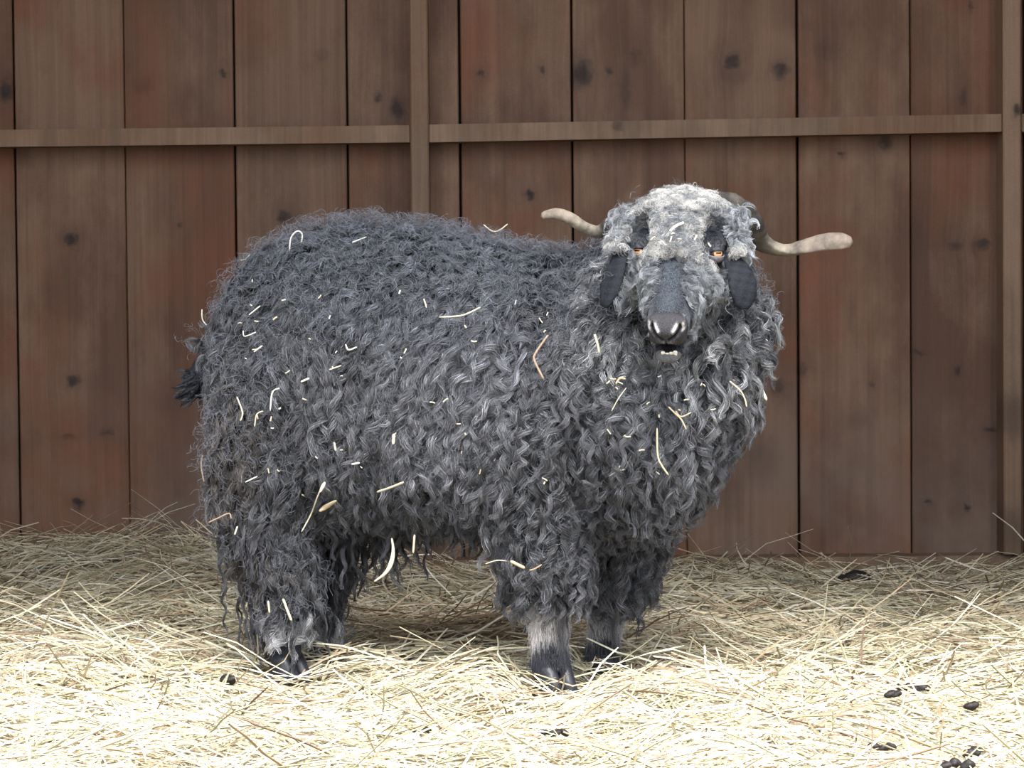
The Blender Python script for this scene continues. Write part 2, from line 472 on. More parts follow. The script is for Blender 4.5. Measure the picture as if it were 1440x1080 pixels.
# near foreleg, far foreleg, near hind leg, far hind leg
fn = [(765, 560, 62, 1), (760, 640, 56, 1), (762, 710, 46, 1), (765, 775, 36, 1), (768, 830, 24, 1), (772, 862, 17, 1.05), (773, 890, 14, 1.1), (774, 915, 17, 1.1), (775, 930, 20, 1.1), (776, 940, 21, 1.1)]
ff = [(885, 600, 56, 1), (880, 690, 46, 1), (872, 760, 34, 1), (866, 812, 22, 1), (856, 850, 15, 1), (849, 885, 13, 1.1), (846, 905, 15, 1.1), (849, 922, 18, 1.1), (851, 930, 18, 1.1)]
hn = [(395, 560, 72, .8), (380, 650, 66, .8), (372, 720, 50, .8), (385, 780, 34, .9), (400, 820, 26, 1), (405, 850, 22, 1), (404, 885, 20, 1), (403, 915, 21, 1), (402, 930, 21, 1.05)]
hf = [(470, 600, 60, .9), (455, 690, 50, .9), (440, 760, 36, 1), (437, 820, 25, 1), (443, 860, 20, 1), (448, 890, 18, 1), (450, 915, 18, 1), (451, 926, 18, 1)]
NEAR, FAR = -.085, .085
leg(fn, NEAR); leg(ff, FAR); leg(hn, NEAR + .01); leg(hf, FAR)
for key, ctrl, off in (('fn', fn, NEAR), ('ff', ff, FAR), ('hn', hn, NEAR + .01), ('hf', hf, FAR)):
    HO[key] = L3(ctrl[-1][0], ctrl[-1][1], off)

# chest, neck, throat
HD = 4.26
def E(px, py, d, rx, ry, rz): ell(gb, P(px, py, d), (rx, ry, rz))
add_tube(gb, [[*P(870, 520, 4.47), .13, .15], [*P(905, 460, 4.45), .115, .135], [*P(940, 400, 4.43), .09, .11], [*P(955, 350, 4.38), .058, .07]], 16)
E(974, 512, 4.40, .062, .09, .09)
E(915, 582, 4.39, .082, .085, .105)
E(1000, 445, 4.41, .055, .07, .07)
E(872, 430, 4.43, .04, .08, .06)
# tail
add_tube(gb, [[*L3(318, 505, .0), .03], [*L3(292, 520, .0), .026], [*L3(275, 545, .0), .014]], 8)

# head, built in its own frame: a = lateral (image right), s = towards the nose, h = upwards off the brow
HE = P(954, 358, HD)
hf_ = nrm(P(939, 449, HD - .105) - HE)
ha = nrm(np.cross(hf_, [0, 0, 1.0])); ha = ha if ha[0] > 0 else -ha
ha = nrm(ha + .07 * np.array([0, 0, -1.0])); ha = nrm(ha - (ha @ hf_) * hf_)
hh = np.cross(ha, hf_); hh = hh if hh[2] > 0 else -hh
def H(a, s, h): return HE + a * ha + s * hf_ + h * hh
def hloft(rows_, n=30, power=2.2, seg=32):
    r = cr(rows_, n)     # s, centre h, half width, half height
    cen = np.array([H(0, q[0], q[1]) for q in r])
    add_loft(gb, cen, np.tile(ha, (n, 1)), np.tile(hh, (n, 1)), r[:, 2], r[:, 3], seg, power)
hloft([(-.105, -.032, .030, .030), (-.085, -.026, .048, .042), (-.045, -.016, .058, .048), (-.01, -.012, .058, .051), (.03, -.014, .050, .048),
       (.065, -.015, .037, .041), (.095, -.013, .0295, .034), (.12, -.010, .0275, .029), (.14, -.009, .0275, .025), (.155, -.008, .025, .021), (.166, -.007, .017, .014), (.170, -.006, .008, .007)])
# lower jaw
hloft([(-.03, -.055, .030, .022), (.02, -.057, .029, .021), (.07, -.057, .024, .016), (.11, -.056, .021, .012), (.14, -.0550, .0195, .0095), (.157, -.0540, .016, .0075), (.164, -.0535, .008, .004)], 18)
for s_ in (-1, 1):
    ell(gb, H(s_ * .046, -.006, .017), (.017, .020, .017))           # brow over the socket
    ell(gb, H(s_ * .040, .03, -.02), (.018, .03, .022))              # cheek bone
    ell(gb, H(s_ * .0185, .148, .004), (.0095, .011, .010))          # nostril wing
    ell(gb, H(s_ * .012, .146, -.026), (.014, .016, .010))           # upper lip
# ears
def ear(rows_, n_hint):
    add_tube(gb, [[*P(px, py, d), w * 4.27 / F, th] for (px, py, d, w, th) in rows_], 20, seg=24, e_hint=n_hint)
ear([(1014, 350, 4.28, 9, .008), (1029, 364, 4.245, 15, .0065), (1040, 384, 4.222, 21, .005), (1045, 405, 4.215, 23, .005), (1046, 421, 4.213, 19, .0045), (1046, 435, 4.213, 9, .004)], (1, .35, .15))
ear([(890, 342, 4.28, 8, .008), (877, 352, 4.245, 13, .0065), (868, 373, 4.225, 17, .005), (861, 395, 4.218, 19, .005), (855, 415, 4.215, 16, .0045), (849, 433, 4.215, 7, .004)], (1, -.6, .15))

me = bpy.data.meshes.new('goat_raw'); gb.to_mesh(me); gb.free()
tmp = link(bpy.data.objects.new('goat_raw', me))
rm = tmp.modifiers.new('r', 'REMESH'); rm.mode = 'VOXEL'; rm.voxel_size = .0034
sm = tmp.modifiers.new('s', 'SMOOTH'); sm.factor = .5; sm.iterations = 5
bpy.context.view_layer.update()
gm = bpy.data.meshes.new_from_object(tmp.evaluated_get(bpy.context.evaluated_depsgraph_get()))
bpy.data.objects.remove(tmp)
gm.name = 'goat'
bm = bmesh.new(); bm.from_mesh(gm)
for it in range(2):
    es = [e for e in bm.edges if all((lambda q: q[0] ** 2 < .04 ** 2 and .115 < q[1] < .2 and -.08 < q[2] < .04)(
        ((v.co.x - HE[0]) * ha[0] + (v.co.y - HE[1]) * ha[1] + (v.co.z - HE[2]) * ha[2],
         (v.co.x - HE[0]) * hf_[0] + (v.co.y - HE[1]) * hf_[1] + (v.co.z - HE[2]) * hf_[2],
         (v.co.x - HE[0]) * hh[0] + (v.co.y - HE[1]) * hh[1] + (v.co.z - HE[2]) * hh[2])) for v in e.verts)]
    bmesh.ops.subdivide_edges(bm, edges=es, cuts=1, use_grid_fill=True, smooth=.3)
bm.to_mesh(gm); bm.free()
nv = len(gm.vertices); gv = np.empty(nv * 3); gm.vertices.foreach_get('co', gv); gv = gv.reshape(-1, 3)

def head_local(p):
    q = p - HE
    return q @ ha, q @ hf_, q @ hh
def ss(x, a, b): return np.clip((x - a) / (b - a), 0, 1)

# carve the nostrils and the split of the lip into the body surface
a_, s_, h_ = head_local(gv)
disp = np.zeros_like(gv)
def polyd(a, h, poly):
    dd = np.full(len(a), 9.0)
    for (x0, y0), (x1, y1) in zip(poly[:-1], poly[1:]):
        L2 = (x1 - x0) ** 2 + (y1 - y0) ** 2
        t = np.clip(((a - x0) * (x1 - x0) + (h - y0) * (y1 - y0)) / L2, 0, 1)
        dd = np.minimum(dd, np.hypot(a - x0 - t * (x1 - x0), h - y0 - t * (y1 - y0)))
    return dd
def nostril(sg): return [(sg * .0030, -.0130), (sg * .0085, -.0085), (sg * .0150, -.0035), (sg * .0190, .0020), (sg * .0185, .0065)]
for sg in (-1, 1):
    w_ = np.exp(-(polyd(a_, h_, nostril(sg)) / .0026) ** 2) * ss(s_, .138, .148)
    disp -= w_[:, None] * hf_ * .0065
    w_ = np.exp(-(np.hypot(a_ - sg * .0165, h_ - .0095) / .0055) ** 2) * (s_ > .13)
    disp += w_[:, None] * (hf_ * .002 + hh * .0022)
w_ = np.exp(-((a_ / .0013) ** 2)) * ss(s_, .13, .145) * ss(-h_, .011, .014) * ss(h_, -.040, -.036)
disp -= w_[:, None] * hf_ * .003
pm = ss(s_, .136, .146) * (np.abs(a_) < .04)
disp += (pm * .00035 * (np.sin(a_ * 2100 + 2 * np.sin(h_ * 1500)) * np.sin(h_ * 2300 + s_ * 1700) + .8 * np.sin(a_ * 1100 + h_ * 900) * np.sin(h_ * 1300)))[:, None] * hf_
gv = gv + disp
gm.vertices.foreach_set('co', gv.astype(np.float32).ravel())

# hide and short hair colours (markings of the animal, and shine painted on the nose)
def zone(p):
    """fixed regions of the animal, from local coordinates"""
    a, s, h = head_local(p)
    r = np.sqrt(a * a + np.maximum(0, np.abs(h) - 0) ** 2)
    return a, s, h, r
BLK = np.array([.030, .033, .042])
cols = np.tile(BLK, (nv, 1))
a, s, h, r = zone(gv)
onhead = (s > -.14) & (s < .2) & (r < .085)
front = onhead & (s > .085)
cols[front] = (.020, .021, .026)
bridge = np.exp(-((a / .014) ** 2)) * ss(s, .03, .06) * ss(-s, -.14, -.12) * (h > 0)
cols += bridge[:, None] * onhead[:, None] * (np.array([.075, .085, .10]) - cols) * .7
pad = ss(s, .136, .150) * ss(h, -.038, -.030) * onhead
mott = .5 + .5 * np.sin(a * 900 + 2 * np.sin(h * 700)) * np.sin(h * 800 + a * 300)
pc_ = np.array([.042, .040, .045]) * (1 + 3.2 * mott * np.exp(-((np.abs(a) - .007) / .006) ** 2) * np.exp(-((h + .018) / .006) ** 2))[:, None]
cols += pad[:, None] * (pc_ - cols) * .9
for sg in (-1, 1):
    q = np.exp(-(polyd(a, h, [(sg * .0100, .0030), (sg * .0150, .0090), (sg * .0220, .0080), (sg * .0238, -.0010)]) / .0022) ** 2) * (s > .128)
    cols += q[:, None] * (np.array([.66, .64, .66]) - cols) * .85  # bright shine of the nostril wings painted into the colour
    q = np.exp(-(polyd(a, h, nostril(sg)) / .0021) ** 2) * (s > .138)
    cols += q[:, None] * (np.array([.010, .009, .010]) - cols) * .95
q = np.exp(-(a / .0009) ** 2) * (s > .14) * (h < -.013) * (h > -.036)
cols += q[:, None] * (np.array([.02, .018, .02]) - cols) * .8
q = ((s > .10) & (h < -.036) & (h > -.047) & onhead)
cols[q] = (.010, .009, .010)
q = (s > .148) & (h < -.0465) & (h > -.058) & onhead
cols[q] = (.10, .097, .10)
earm = (gv[:, 1] < 4.315) & (np.abs(a) > .062) & (s > -.08) & (s < .16) & ((gv[:, 0] < P(886, 400, 4.26)[0]) | (gv[:, 0] > P(1017, 400, 4.26)[0])) & (gv[:, 2] > P(950, 445, 4.27)[2])
cols[earm] = np.array([.013, .0145, .020]) * (1 + .35 * np.sin(gv[earm] @ np.array([260, 90, 190]))[:, None] * np.sin(gv[earm] @ np.array([-170, 60, 330]))[:, None])
# pale front of the cannon bones
def legpos(p, key):
    return p - HO[key]
for key, amt in (('fn', 1), ('ff', .6)):
    q = legpos(gv, key)
    w_ = ss(q[:, 2], .032, .05) * (1 - ss(q[:, 2], .085, .12)) * (np.hypot(q[:, 0], q[:, 1]) < .05)
    cols += (w_ * amt)[:, None] * (np.array([.34, .32, .32]) - cols)
at = gm.attributes.new('col', 'FLOAT_COLOR', 'POINT'); c4 = np.ones((nv, 4), np.float32); c4[:, :3] = np.clip(cols, 0, 1)
at.data.foreach_set('color', c4.ravel())
M_HIDE = attr_mat('short haired hide', .7, .16, .3, 420, bumps=.5)
gm.materials.clear(); gm.materials.append(M_HIDE)
gm.polygons.foreach_set('use_smooth', np.ones(len(gm.polygons), bool))
goat = link(bpy.data.objects.new('goat', gm))
tag(goat, 'shaggy black long-fleeced horned goat with grey woolly head, standing side-on in hay', 'goat')

# ---- hair
gm.calc_loop_triangles()
nt_ = len(gm.loop_triangles); tri = np.empty(nt_ * 3, np.int32); gm.loop_triangles.foreach_get('vertices', tri); tri = tri.reshape(-1, 3)
TP = gv[tri]; TN = np.cross(TP[:, 1] - TP[:, 0], TP[:, 2] - TP[:, 0]); TA = np.linalg.norm(TN, axis=1) / 2; TN = nrm(TN)
bodybvh = BVHTree.FromPolygons([tuple(v) for v in gv.tolist()], tri.tolist())
def sample(n, weight=None):
    w = TA * (weight if weight is not None else 1); w = w / w.sum()
    i = rng.choice(nt_, n, p=w); u, v = rng.random((2, n)); fl = u + v > 1; u[fl] = 1 - u[fl]; v[fl] = 1 - v[fl]
    p = TP[i]; return p[:, 0] + u[:, None] * (p[:, 1] - p[:, 0]) + v[:, None] * (p[:, 2] - p[:, 0]), i
# smoothed normals for combing
vn = np.empty(nv * 3); gm.vertices.foreach_get('normal', vn); vn = vn.reshape(-1, 3)
TNs = nrm(vn[tri].mean(1))
TC = TP.mean(1)

def hair_obj(name, pts, rad, col, mat, parent):
    n, k, _ = pts.shape
    hc = bpy.data.hair_curves.new(name); hc.add_curves([k] * n)
    hc.attributes['position'].data.foreach_set('vector', pts.astype(np.float32).ravel())
    ra = hc.attributes.get('radius') or hc.attributes.new('radius', 'FLOAT', 'POINT')
    ra.data.foreach_set('value', np.broadcast_to(rad, (n, k)).astype(np.float32).ravel())
    ca = hc.attributes.new('col', 'FLOAT_COLOR', 'CURVE'); c = np.ones((n, 4), np.float32); c[:, :3] = col
    ca.data.foreach_set('color', c.ravel())
    hc.materials.append(mat)
    return link(bpy.data.objects.new(name, hc), parent)

def locks(root, nor, flow, L, K, S, lam, A, R, clump, grav, lift, wander=.35, flat=.6, stray=.06, pj=.35):
    """curly locks: root,nor,flow (n,3); L,lam,A,R (n). returns strands (n*S,K,3)"""
    n = len(root); t = np.linspace(0, 1, K)
    L, lam, A, R, grav, lift = [np.broadcast_to(x, (n,)).astype(float) for x in (L, lam, A, R, grav, lift)]
    ph = rng.random((n, 1)) * 6.283; f1 = rng.uniform(.6, 1.6, (n, 1))
    side = nrm(np.cross(nor, flow) + 1e-6)
    D = (nor[:, None] * (lift[:, None, None] * ((1 - t) ** 1.3)[None, :, None] + .04) + flow[:, None] * (.30 + .9 * t)[None, :, None]
         + np.array([0, 0, -1.0]) * grav[:, None, None] * t[None, :, None]
         + side[:, None] * (wander * np.sin(ph + t * 6.283 * f1))[..., None])
    D = nrm(D); step = L[:, None, None] / (K - 1)
    G = root[:, None] + np.concatenate([np.zeros((n, 1, 3)), np.cumsum(D[:, :-1] * step, 1)], 1)
    # keep guides outside the body surface roughly
    rv = nrm(rng.normal(size=(n, 1, 3)))
    e1 = nrm(np.cross(D, rv)); e2 = np.cross(D, e1)
    # strands
    ang = rng.random((n, S)) * 6.283; rr = np.sqrt(rng.random((n, S))) * R[:, None]
    t1 = nrm(np.cross(nor, rng.normal(size=(n, 3)))); t2 = np.cross(nor, t1)
    off = rr[..., None] * (np.cos(ang)[..., None] * t1[:, None] + np.sin(ang)[..., None] * t2[:, None])
    cl = clump * (1 - .3 * rng.random((n, S))); st = rng.random((n, S)) < stray; cl = np.where(st, .1, cl)
    dec = 1 - cl[..., None] * (t ** .6)[None, None]
    ls = rng.uniform(.75, 1.08, (n, S)); ts = ls[..., None] * t                         # length jitter by sampling
    # sample guide at ts*L
    fi = np.clip(ts * (K - 1), 0, K - 1 - 1e-6); i0 = fi.astype(int); fr = (fi - i0)[..., None]
    ar = np.arange(n)[:, None, None]
    def smp(Q): return Q[ar, i0] * (1 - fr) + Q[ar, np.minimum(i0 + 1, K - 1)] * fr
    g = smp(G); E1 = smp(e1); E2 = smp(e2)
    phase = rng.random((n, 1)) * 6.283 + rng.normal(0, pj, (n, S)) + np.where(st, rng.uniform(-2, 2, (n, S)), 0)
    k2 = 6.283 * (L / lam)[:, None, None] * rng.choice([-1, 1], n)[:, None, None]
    th = phase[..., None] + k2 * ts
    am = (A[:, None] * rng.uniform(.7, 1.25, (n, S)))[..., None] * np.clip(ts * 3.0, 0, 1) * (1 - .25 * ts)
    pts = g + off[:, :, None] * dec[..., None] + am[..., None] * (np.cos(th)[..., None] * E1 + flat * np.sin(th)[..., None] * E2)
    return pts.reshape(n * S, K, 3)

DOWN = np.array([0, 0, -1.0])
def tangent(v, n): return nrm(v - (np.sum(v * n, -1, keepdims=True)) * n + 1e-6)
def lump(p, f, seed):
    q = p * f + seed
    return np.sin(q[:, 0] + 1.7 * np.sin(q[:, 2] * .8)) * np.cos(q[:, 2] * 1.1 + 1.3 * np.sin(q[:, 0] * .7 + q[:, 1]))

# where fleece grows
A_, S_, H_, R_ = zone(TC)
ish = (S_ > -.13) & (S_ < .2) & (R_ < .082) & (TC[:, 1] < 4.40)
# ears: thin and outside the skull
isear = (TC[:, 1] < 4.315) & (np.abs(A_) > .062) & (S_ > -.08) & (S_ < .16) & ((TC[:, 0] < P(886, 400, 4.26)[0]) | (TC[:, 0] > P(1017, 400, 4.26)[0])) & (TC[:, 2] < P(950, 344, 4.27)[2]) & (TC[:, 2] > P(950, 445, 4.27)[2])
zlow = np.zeros(len(TC))
legw = {}
islow = np.zeros(len(TC), bool)
for key, top in (('fn', .125), ('ff', .112), ('hn', .046), ('hf', .040)):
    q = TC - HO[key]
    islow |= (q[:, 2] < top) & (np.hypot(q[:, 0], q[:, 1]) < .075)
ta_, tb_ = L3(314, 508, 0), L3(275, 545, 0)
tt_ = np.clip(((TC - ta_) @ (tb_ - ta_)) / ((tb_ - ta_) @ (tb_ - ta_)), 0, 1)
istail = np.linalg.norm(TC - ta_ - tt_[:, None] * (tb_ - ta_), axis=1) < .034
fleece_ok = ~ish & ~isear & ~islow & ~(istail & (tt_ > .02))
up = TNs[:, 2]
vis = np.where(TNs @ np.array([0, -1.0, 0]) > -.25, 1.0, .3)
AREA = (TA * (fleece_ok & (vis > .5))).sum()

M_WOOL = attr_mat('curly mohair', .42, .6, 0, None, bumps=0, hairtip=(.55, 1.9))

NL = 7600
root, ti = sample(NL, fleece_ok * vis * np.where(TC[:, 2] > .52, 1.0, .9))
nor = TNs[ti]
sgn = np.sign((root - O0) @ BL)[:, None]
flow = nrm(DOWN * 1.0 - BF * .28 + rng.normal(0, .28, (NL, 3)) + .35 * np.stack([lump(root, 11, 1), lump(root, 12, 5), .6 * lump(root, 9, 9)], -1))
topn = nor[:, 2] > .5
flow[topn] = nrm(-BF * .5 + sgn[topn] * BL * .7 + rng.normal(0, .55, (topn.sum(), 3)))
flow = tangent(flow, nor)
hz = root[:, 2]
L = np.where(topn, .048, .078) * rng.uniform(.7, 1.25, NL)
# body regions in goat coordinates
u = (root - O0) @ BF
chest = u > .17
L[chest & ~topn] *= 1.15
legz = hz < .16
L[legz] *= .62
L[hz > .52] *= .85
lam = rng.uniform(.028, .052, NL); A = rng.uniform(.0042, .0088, NL)
A[chest] *= 1.15; lam[chest] *= .85
A[topn] *= .8
hindz = (u < -.2) & (hz < .45)
A[hindz] *= .8
L[hindz] *= .78
R = rng.uniform(.006, .011, NL)
S = 40
pts = locks(root, nor, flow, L, 16, S, lam, A, R, .62, np.where(topn, .1, .55), np.where(topn, .75, .62), wander=.4)
base = np.tile([.052, .053, .059], (NL, 1))
base[hindz] = (.054, .047, .044)
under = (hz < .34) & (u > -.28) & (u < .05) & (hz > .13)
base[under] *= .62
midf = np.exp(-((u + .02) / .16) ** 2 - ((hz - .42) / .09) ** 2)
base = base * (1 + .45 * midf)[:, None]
lw = lump(root, 7, 3) * .5 + lump(root, 16, 8) * .5
base = base * (1 + .48 * lw)[:, None] * rng.uniform(.55, 1.55, (NL, 1))
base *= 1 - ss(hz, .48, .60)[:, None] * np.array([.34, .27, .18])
# greyer tufts over the hind feet
pale = (u < -.1) & (hz < .105)
base[pale] = base[pale] * .4 + np.array([.24, .235, .24]) * rng.uniform(.5, 1.3, (pale.sum(), 1))
# grey collar close to the head
dh = np.linalg.norm(root - HE, axis=1)
collar = np.clip((.215 - dh) / .08, 0, 1) * (rng.random(NL) < .65)
base = base * (1 - collar[:, None]) + collar[:, None] * np.array([.20, .205, .215]) * rng.uniform(.5, 1.3, (NL, 1))
colr = np.repeat(base, S, axis=0) * rng.uniform(.65, 1.25, (NL * S, 1)) * np.where(rng.random((NL * S, 1)) < .09, 2.8, 1)  # a few strands coloured brighter to give the fleece sheen
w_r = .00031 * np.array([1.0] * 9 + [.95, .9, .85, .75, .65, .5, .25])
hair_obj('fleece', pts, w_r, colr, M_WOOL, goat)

# hanging ringlets under belly, thigh and elbow
nb_ = 560
wgt = fleece_ok * (TC[:, 2] < .30) * (TC[:, 2] > .13) * (TNs[:, 2] < .1)
root, ti = sample(nb_, wgt); nor = TNs[ti]
flow = nrm(DOWN + rng.normal(0, .2, (nb_, 3)))
pts = locks(root, nor, tangent(flow, nor) * .6 + DOWN * .4, rng.uniform(.06, .11, nb_) * np.where((((root - O0) @ BF) > -.26) & (((root - O0) @ BF) < -.05), 1.45, 1), 18, 26, rng.uniform(.03, .05, nb_), rng.uniform(.003, .006, nb_), rng.uniform(.004, .007, nb_), .8, .9, .3, wander=.2)
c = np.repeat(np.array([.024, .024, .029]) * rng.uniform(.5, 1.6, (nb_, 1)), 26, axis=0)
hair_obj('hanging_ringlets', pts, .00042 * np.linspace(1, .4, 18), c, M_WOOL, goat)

# fine flyaway wool around the outline
nf = 9000
root, ti = sample(nf, fleece_ok * vis); nor = TNs[ti]
flow = tangent(nrm(DOWN * .5 + rng.normal(0, .8, (nf, 3))), nor)
pts = locks(root, nor, flow, rng.uniform(.05, .085, nf), 14, 2, rng.uniform(.015, .035, nf), rng.uniform(.003, .009, nf), .006, .1, .2, 1.1, wander=.6)
hair_obj('flyaway_wool', pts, .00016, np.tile([.07, .075, .09], (nf * 2, 1)) * rng.uniform(.6, 1.6, (nf * 2, 1)), M_WOOL, goat)

# tail tuft
nt2 = 150
root = L3(303, 517, 0) + rng.random((nt2, 1)) * (L3(276, 545, 0) - L3(303, 517, 0)) + rng.normal(0, .008, (nt2, 3)); nor = nrm(rng.normal(0, .6, (nt2, 3)) + np.array([-.8, 0, .1]))
flow = nrm(np.array([-1.0, -.1, -.45]) + rng.normal(0, .28, (nt2, 3)))
pts = locks(root, nor, flow, rng.uniform(.02, .036, nt2), 12, 24, .03, .003, .005, .7, .1, .2, wander=.2)
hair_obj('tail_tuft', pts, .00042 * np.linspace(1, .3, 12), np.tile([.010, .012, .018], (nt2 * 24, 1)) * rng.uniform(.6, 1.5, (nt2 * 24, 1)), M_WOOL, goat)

# ---- head wool and face hair
hm = ish
def eyepatch(a, s, h):
    w = np.zeros(len(a))
    for sg in (-1, 1):
        w = np.maximum(w, np.exp(-(((a - sg * .052) / .0145) ** 4 + ((s + .006) / .038) ** 4)) * (h > -.03))
        w = np.maximum(w, 1.2 * np.exp(-(((a - sg * .054) / .017) ** 4 + ((s - .014) / .017) ** 4)) * (h > -.03))
    return w
# crown and forehead: pale curls
def clearpatch(pts, k=(5, 9, -1), ears=True):
    bad = np.zeros(len(pts), bool)
    for i in k:
        q = pts[:, i]; a, s, h = head_local(q)
        bad |= eyepatch(a, s, h) > .28
        if ears:      # nothing hangs in front of the ears
            for (x0, z0, x1, z1, rr) in EARB:
                L2 = (x1 - x0) ** 2 + (z1 - z0) ** 2
                t = np.clip(((q[:, 0] - x0) * (x1 - x0) + (q[:, 2] - z0) * (z1 - z0)) / L2, 0, 1)
                bad |= (np.hypot(q[:, 0] - x0 - t * (x1 - x0), q[:, 2] - z0 - t * (z1 - z0)) < rr) & (q[:, 1] < 4.30)
    return ~bad
EARB = []
for (a0, b0, a1, b1, rr) in ((1034, 378, 1045, 425, .019), (872, 365, 856, 420, .015)):
    q0, q1 = P(a0, b0, 4.23), P(a1, b1, 4.22); EARB.append((q0[0], q0[2], q1[0], q1[2], rr))
def head_sample(n, cond):
    r_, i_ = sample(n, cond.astype(float)); return r_, TNs[i_], *head_local(r_)
aC, sC, hC = A_, S_, H_
ep = eyepatch(aC, sC, hC)
brg = np.exp(-((aC / .0135) ** 4)) * ss(sC, .035, .07) * (hC > 0)
bare = (sC > .105) | (ep > .45) | (brg > rng.uniform(.1, .9, len(brg)))
crown = hm & ~bare & (hC > .005) & (sC < .04)
nC = 2000
root, nor, a, s, h = head_sample(nC, crown)
flow = tangent(nrm(hf_ * .4 + ha * (a * 14)[:, None] + rng.normal(0, .7, (nC, 3))), nor)
LC = rng.uniform(.022, .040, nC) * np.clip(1.0 - np.clip(s + .01, 0, 1) * 10, .5, 1.0) * np.where(s < -.035, 1.35, 1)
pts = locks(root, nor, flow, LC, 14, 22, rng.uniform(.011, .020, nC), rng.uniform(.003, .006, nC), .007, .3, .1, 1.5, wander=1.0, flat=.9, pj=.42)
cc = np.where((rng.random(nC) < .6 + .3 * lump(root, 60, 2))[:, None], np.array([.54, .53, .515]), np.array([.22, .235, .26])) * rng.uniform(.5, 1.25, (nC, 1))
M_PALE = attr_mat('pale curly wool', .5, .4, 0, None, bumps=0, hairtip=(.8, 1.15))
cc *= (1 - .7 * np.exp(-(a / .018) ** 2) * ss(s, .02, .05))[:, None]
ck = np.repeat(cc, 22, axis=0) * rng.uniform(.7, 1.3, (nC * 22, 1)); kp = clearpatch(pts)
hair_obj('forehead_curls', pts[kp], .00023 * np.linspace(1, .4, 14), ck[kp], M_PALE, goat)
# cheeks and jaw
cheek = hm & ~bare & ~crown & ((np.abs(aC) > .012) | (hC < 0))
nK = 2000
root, nor, a, s, h = head_sample(nK, cheek)
flow = tangent(nrm(DOWN * .9 + ha * (np.sign(a) * .6)[:, None] - hf_ * .3 + rng.normal(0, .35, (nK, 3))), nor)
LK = rng.uniform(.022, .04, nK) * np.where(s > .05, .8, 1) * np.where(np.abs(a) < .03, .75, 1)
pts = locks(root, nor, flow, LK, 13, 22, rng.uniform(.015, .03, nK), rng.uniform(.0025, .005, nK), .006, .45, .3, .6, wander=.6, pj=.6)
cc = np.where((rng.random(nK) < .55)[:, None], np.array([.34, .36, .39]), np.array([.15, .16, .175])) * rng.uniform(.6, 1.25, (nK, 1))
cc *= (1 - .7 * np.exp(-(a / .017) ** 2) * (h > 0))[:, None]
ck = np.repeat(cc, 22, axis=0) * rng.uniform(.7, 1.3, (nK * 22, 1)); kp = clearpatch(pts)
hair_obj('cheek_curls', pts[kp], .00023 * np.linspace(1, .4, 13), ck[kp], M_PALE, goat)
# loose grey wisps beside the ears
nW = 260
sg = rng.choice([-1, 1], nW)
root = np.array([H(q * (.062 + .012 * r1), -.055 + .045 * r2, .0 + .035 * r3) for q, r1, r2, r3 in zip(sg, rng.random(nW), rng.random(nW), rng.random(nW))])
nor = nrm(ha * sg[:, None] + rng.normal(0, .3, (nW, 3)))
flow = tangent(nrm(DOWN * .7 + rng.normal(0, .5, (nW, 3)) - hf_ * .2), nor)
pts = locks(root, nor, flow, rng.uniform(.03, .052, nW), 18, 16, rng.uniform(.02, .03, nW), rng.uniform(.004, .009, nW), .006, .55, .2, .8, wander=.7)
kp = clearpatch(pts, (4, 8, 12, -1)) & (pts[:, :, 2].max(1) < P(870, 285, 4.27)[2])
hair_obj('temple_wisps', pts[kp], .00024, np.repeat(np.array([.34, .36, .39]) * rng.uniform(.5, 1.2, (nW, 1)), 16, axis=0)[kp], M_PALE, goat)
# short velvety coat on ears, muzzle, eye patches and shins
short = hm & ~isear & (bare | (brg > .1)) & (S_ < .140)
nV = 26000
r_, i_ = sample(nV, short.astype(float)); nor = TNs[i_]; a, s, h = head_local(r_)
flow = tangent(np.tile(hf_ * .6 + DOWN, (nV, 1)), nor)
ln = np.where(s > .1, .0025, .0045); ln = np.where(isear[i_], .0022, ln)
t = np.linspace(0, 1, 4)[None, :, None]
D = nrm(nor * .35 + flow + rng.normal(0, .18, (nV, 3)))
pts = r_[:, None] + D[:, None] * t * (ln * rng.uniform(.6, 1.3, nV))[:, None, None]
bw_ = (np.exp(-((a / .015) ** 4)) * (s > .03) * (h > 0) * (s < .15))[:, None]
cc = (np.where(isear[i_][:, None], np.array([.019, .021, .028]), np.array([.030, .033, .042])) * (1 - bw_) + np.array([.075, .088, .108]) * bw_) * rng.uniform(.6, 1.5, (nV, 1))
hair_obj('velvet_coat', pts, .00022, cc, M_WOOL, goat)
# grey tufts above the front hooves
for key, nS, amt, spread in (('fn', 9000, 1.0, .0), ('ff', 7000, .55, 0)):
    q = TC - HO[key]
    wgt = (q[:, 2] < .135) & (q[:, 2] > .004) & (np.hypot(q[:, 0], q[:, 1]) < .06)
    r_, i_ = sample(nS, wgt.astype(float)); nor = TNs[i_]; q = r_ - HO[key]
    D = nrm(nor * .28 + DOWN + rng.normal(0, .14, (nS, 3)))
    side_ = nrm(q * [1, 1, 0])[:, 0]
    ln = .014 + .022 * np.abs(side_) * (q[:, 2] > .02)
    t = np.linspace(0, 1, 6)
    pts = r_[:, None] + D[:, None] * (t[None, :, None]) * (ln * rng.uniform(.5, 1.1, nS))[:, None, None] + nor[:, None] * (np.sin(t * 3.1) * .004)[None, :, None]
    strip = np.exp(-((q[:, 0] - .008) / .006) ** 2) * ss(q[:, 2], .03, .05)
    pl = (ss(q[:, 2], .038, .055) * (1 - .6 * ss(q[:, 2], .08, .125)) * amt * (1 - .85 * strip))[:, None]
    cc = (np.array([.03, .032, .042]) * (1 - pl) + np.array([.55, .52, .51]) * pl) * rng.uniform(.6, 1.25, (nS, 1))
    hair_obj('shin_hair', pts, .00026 * np.linspace(1, .3, 6), cc, M_WOOL, goat)

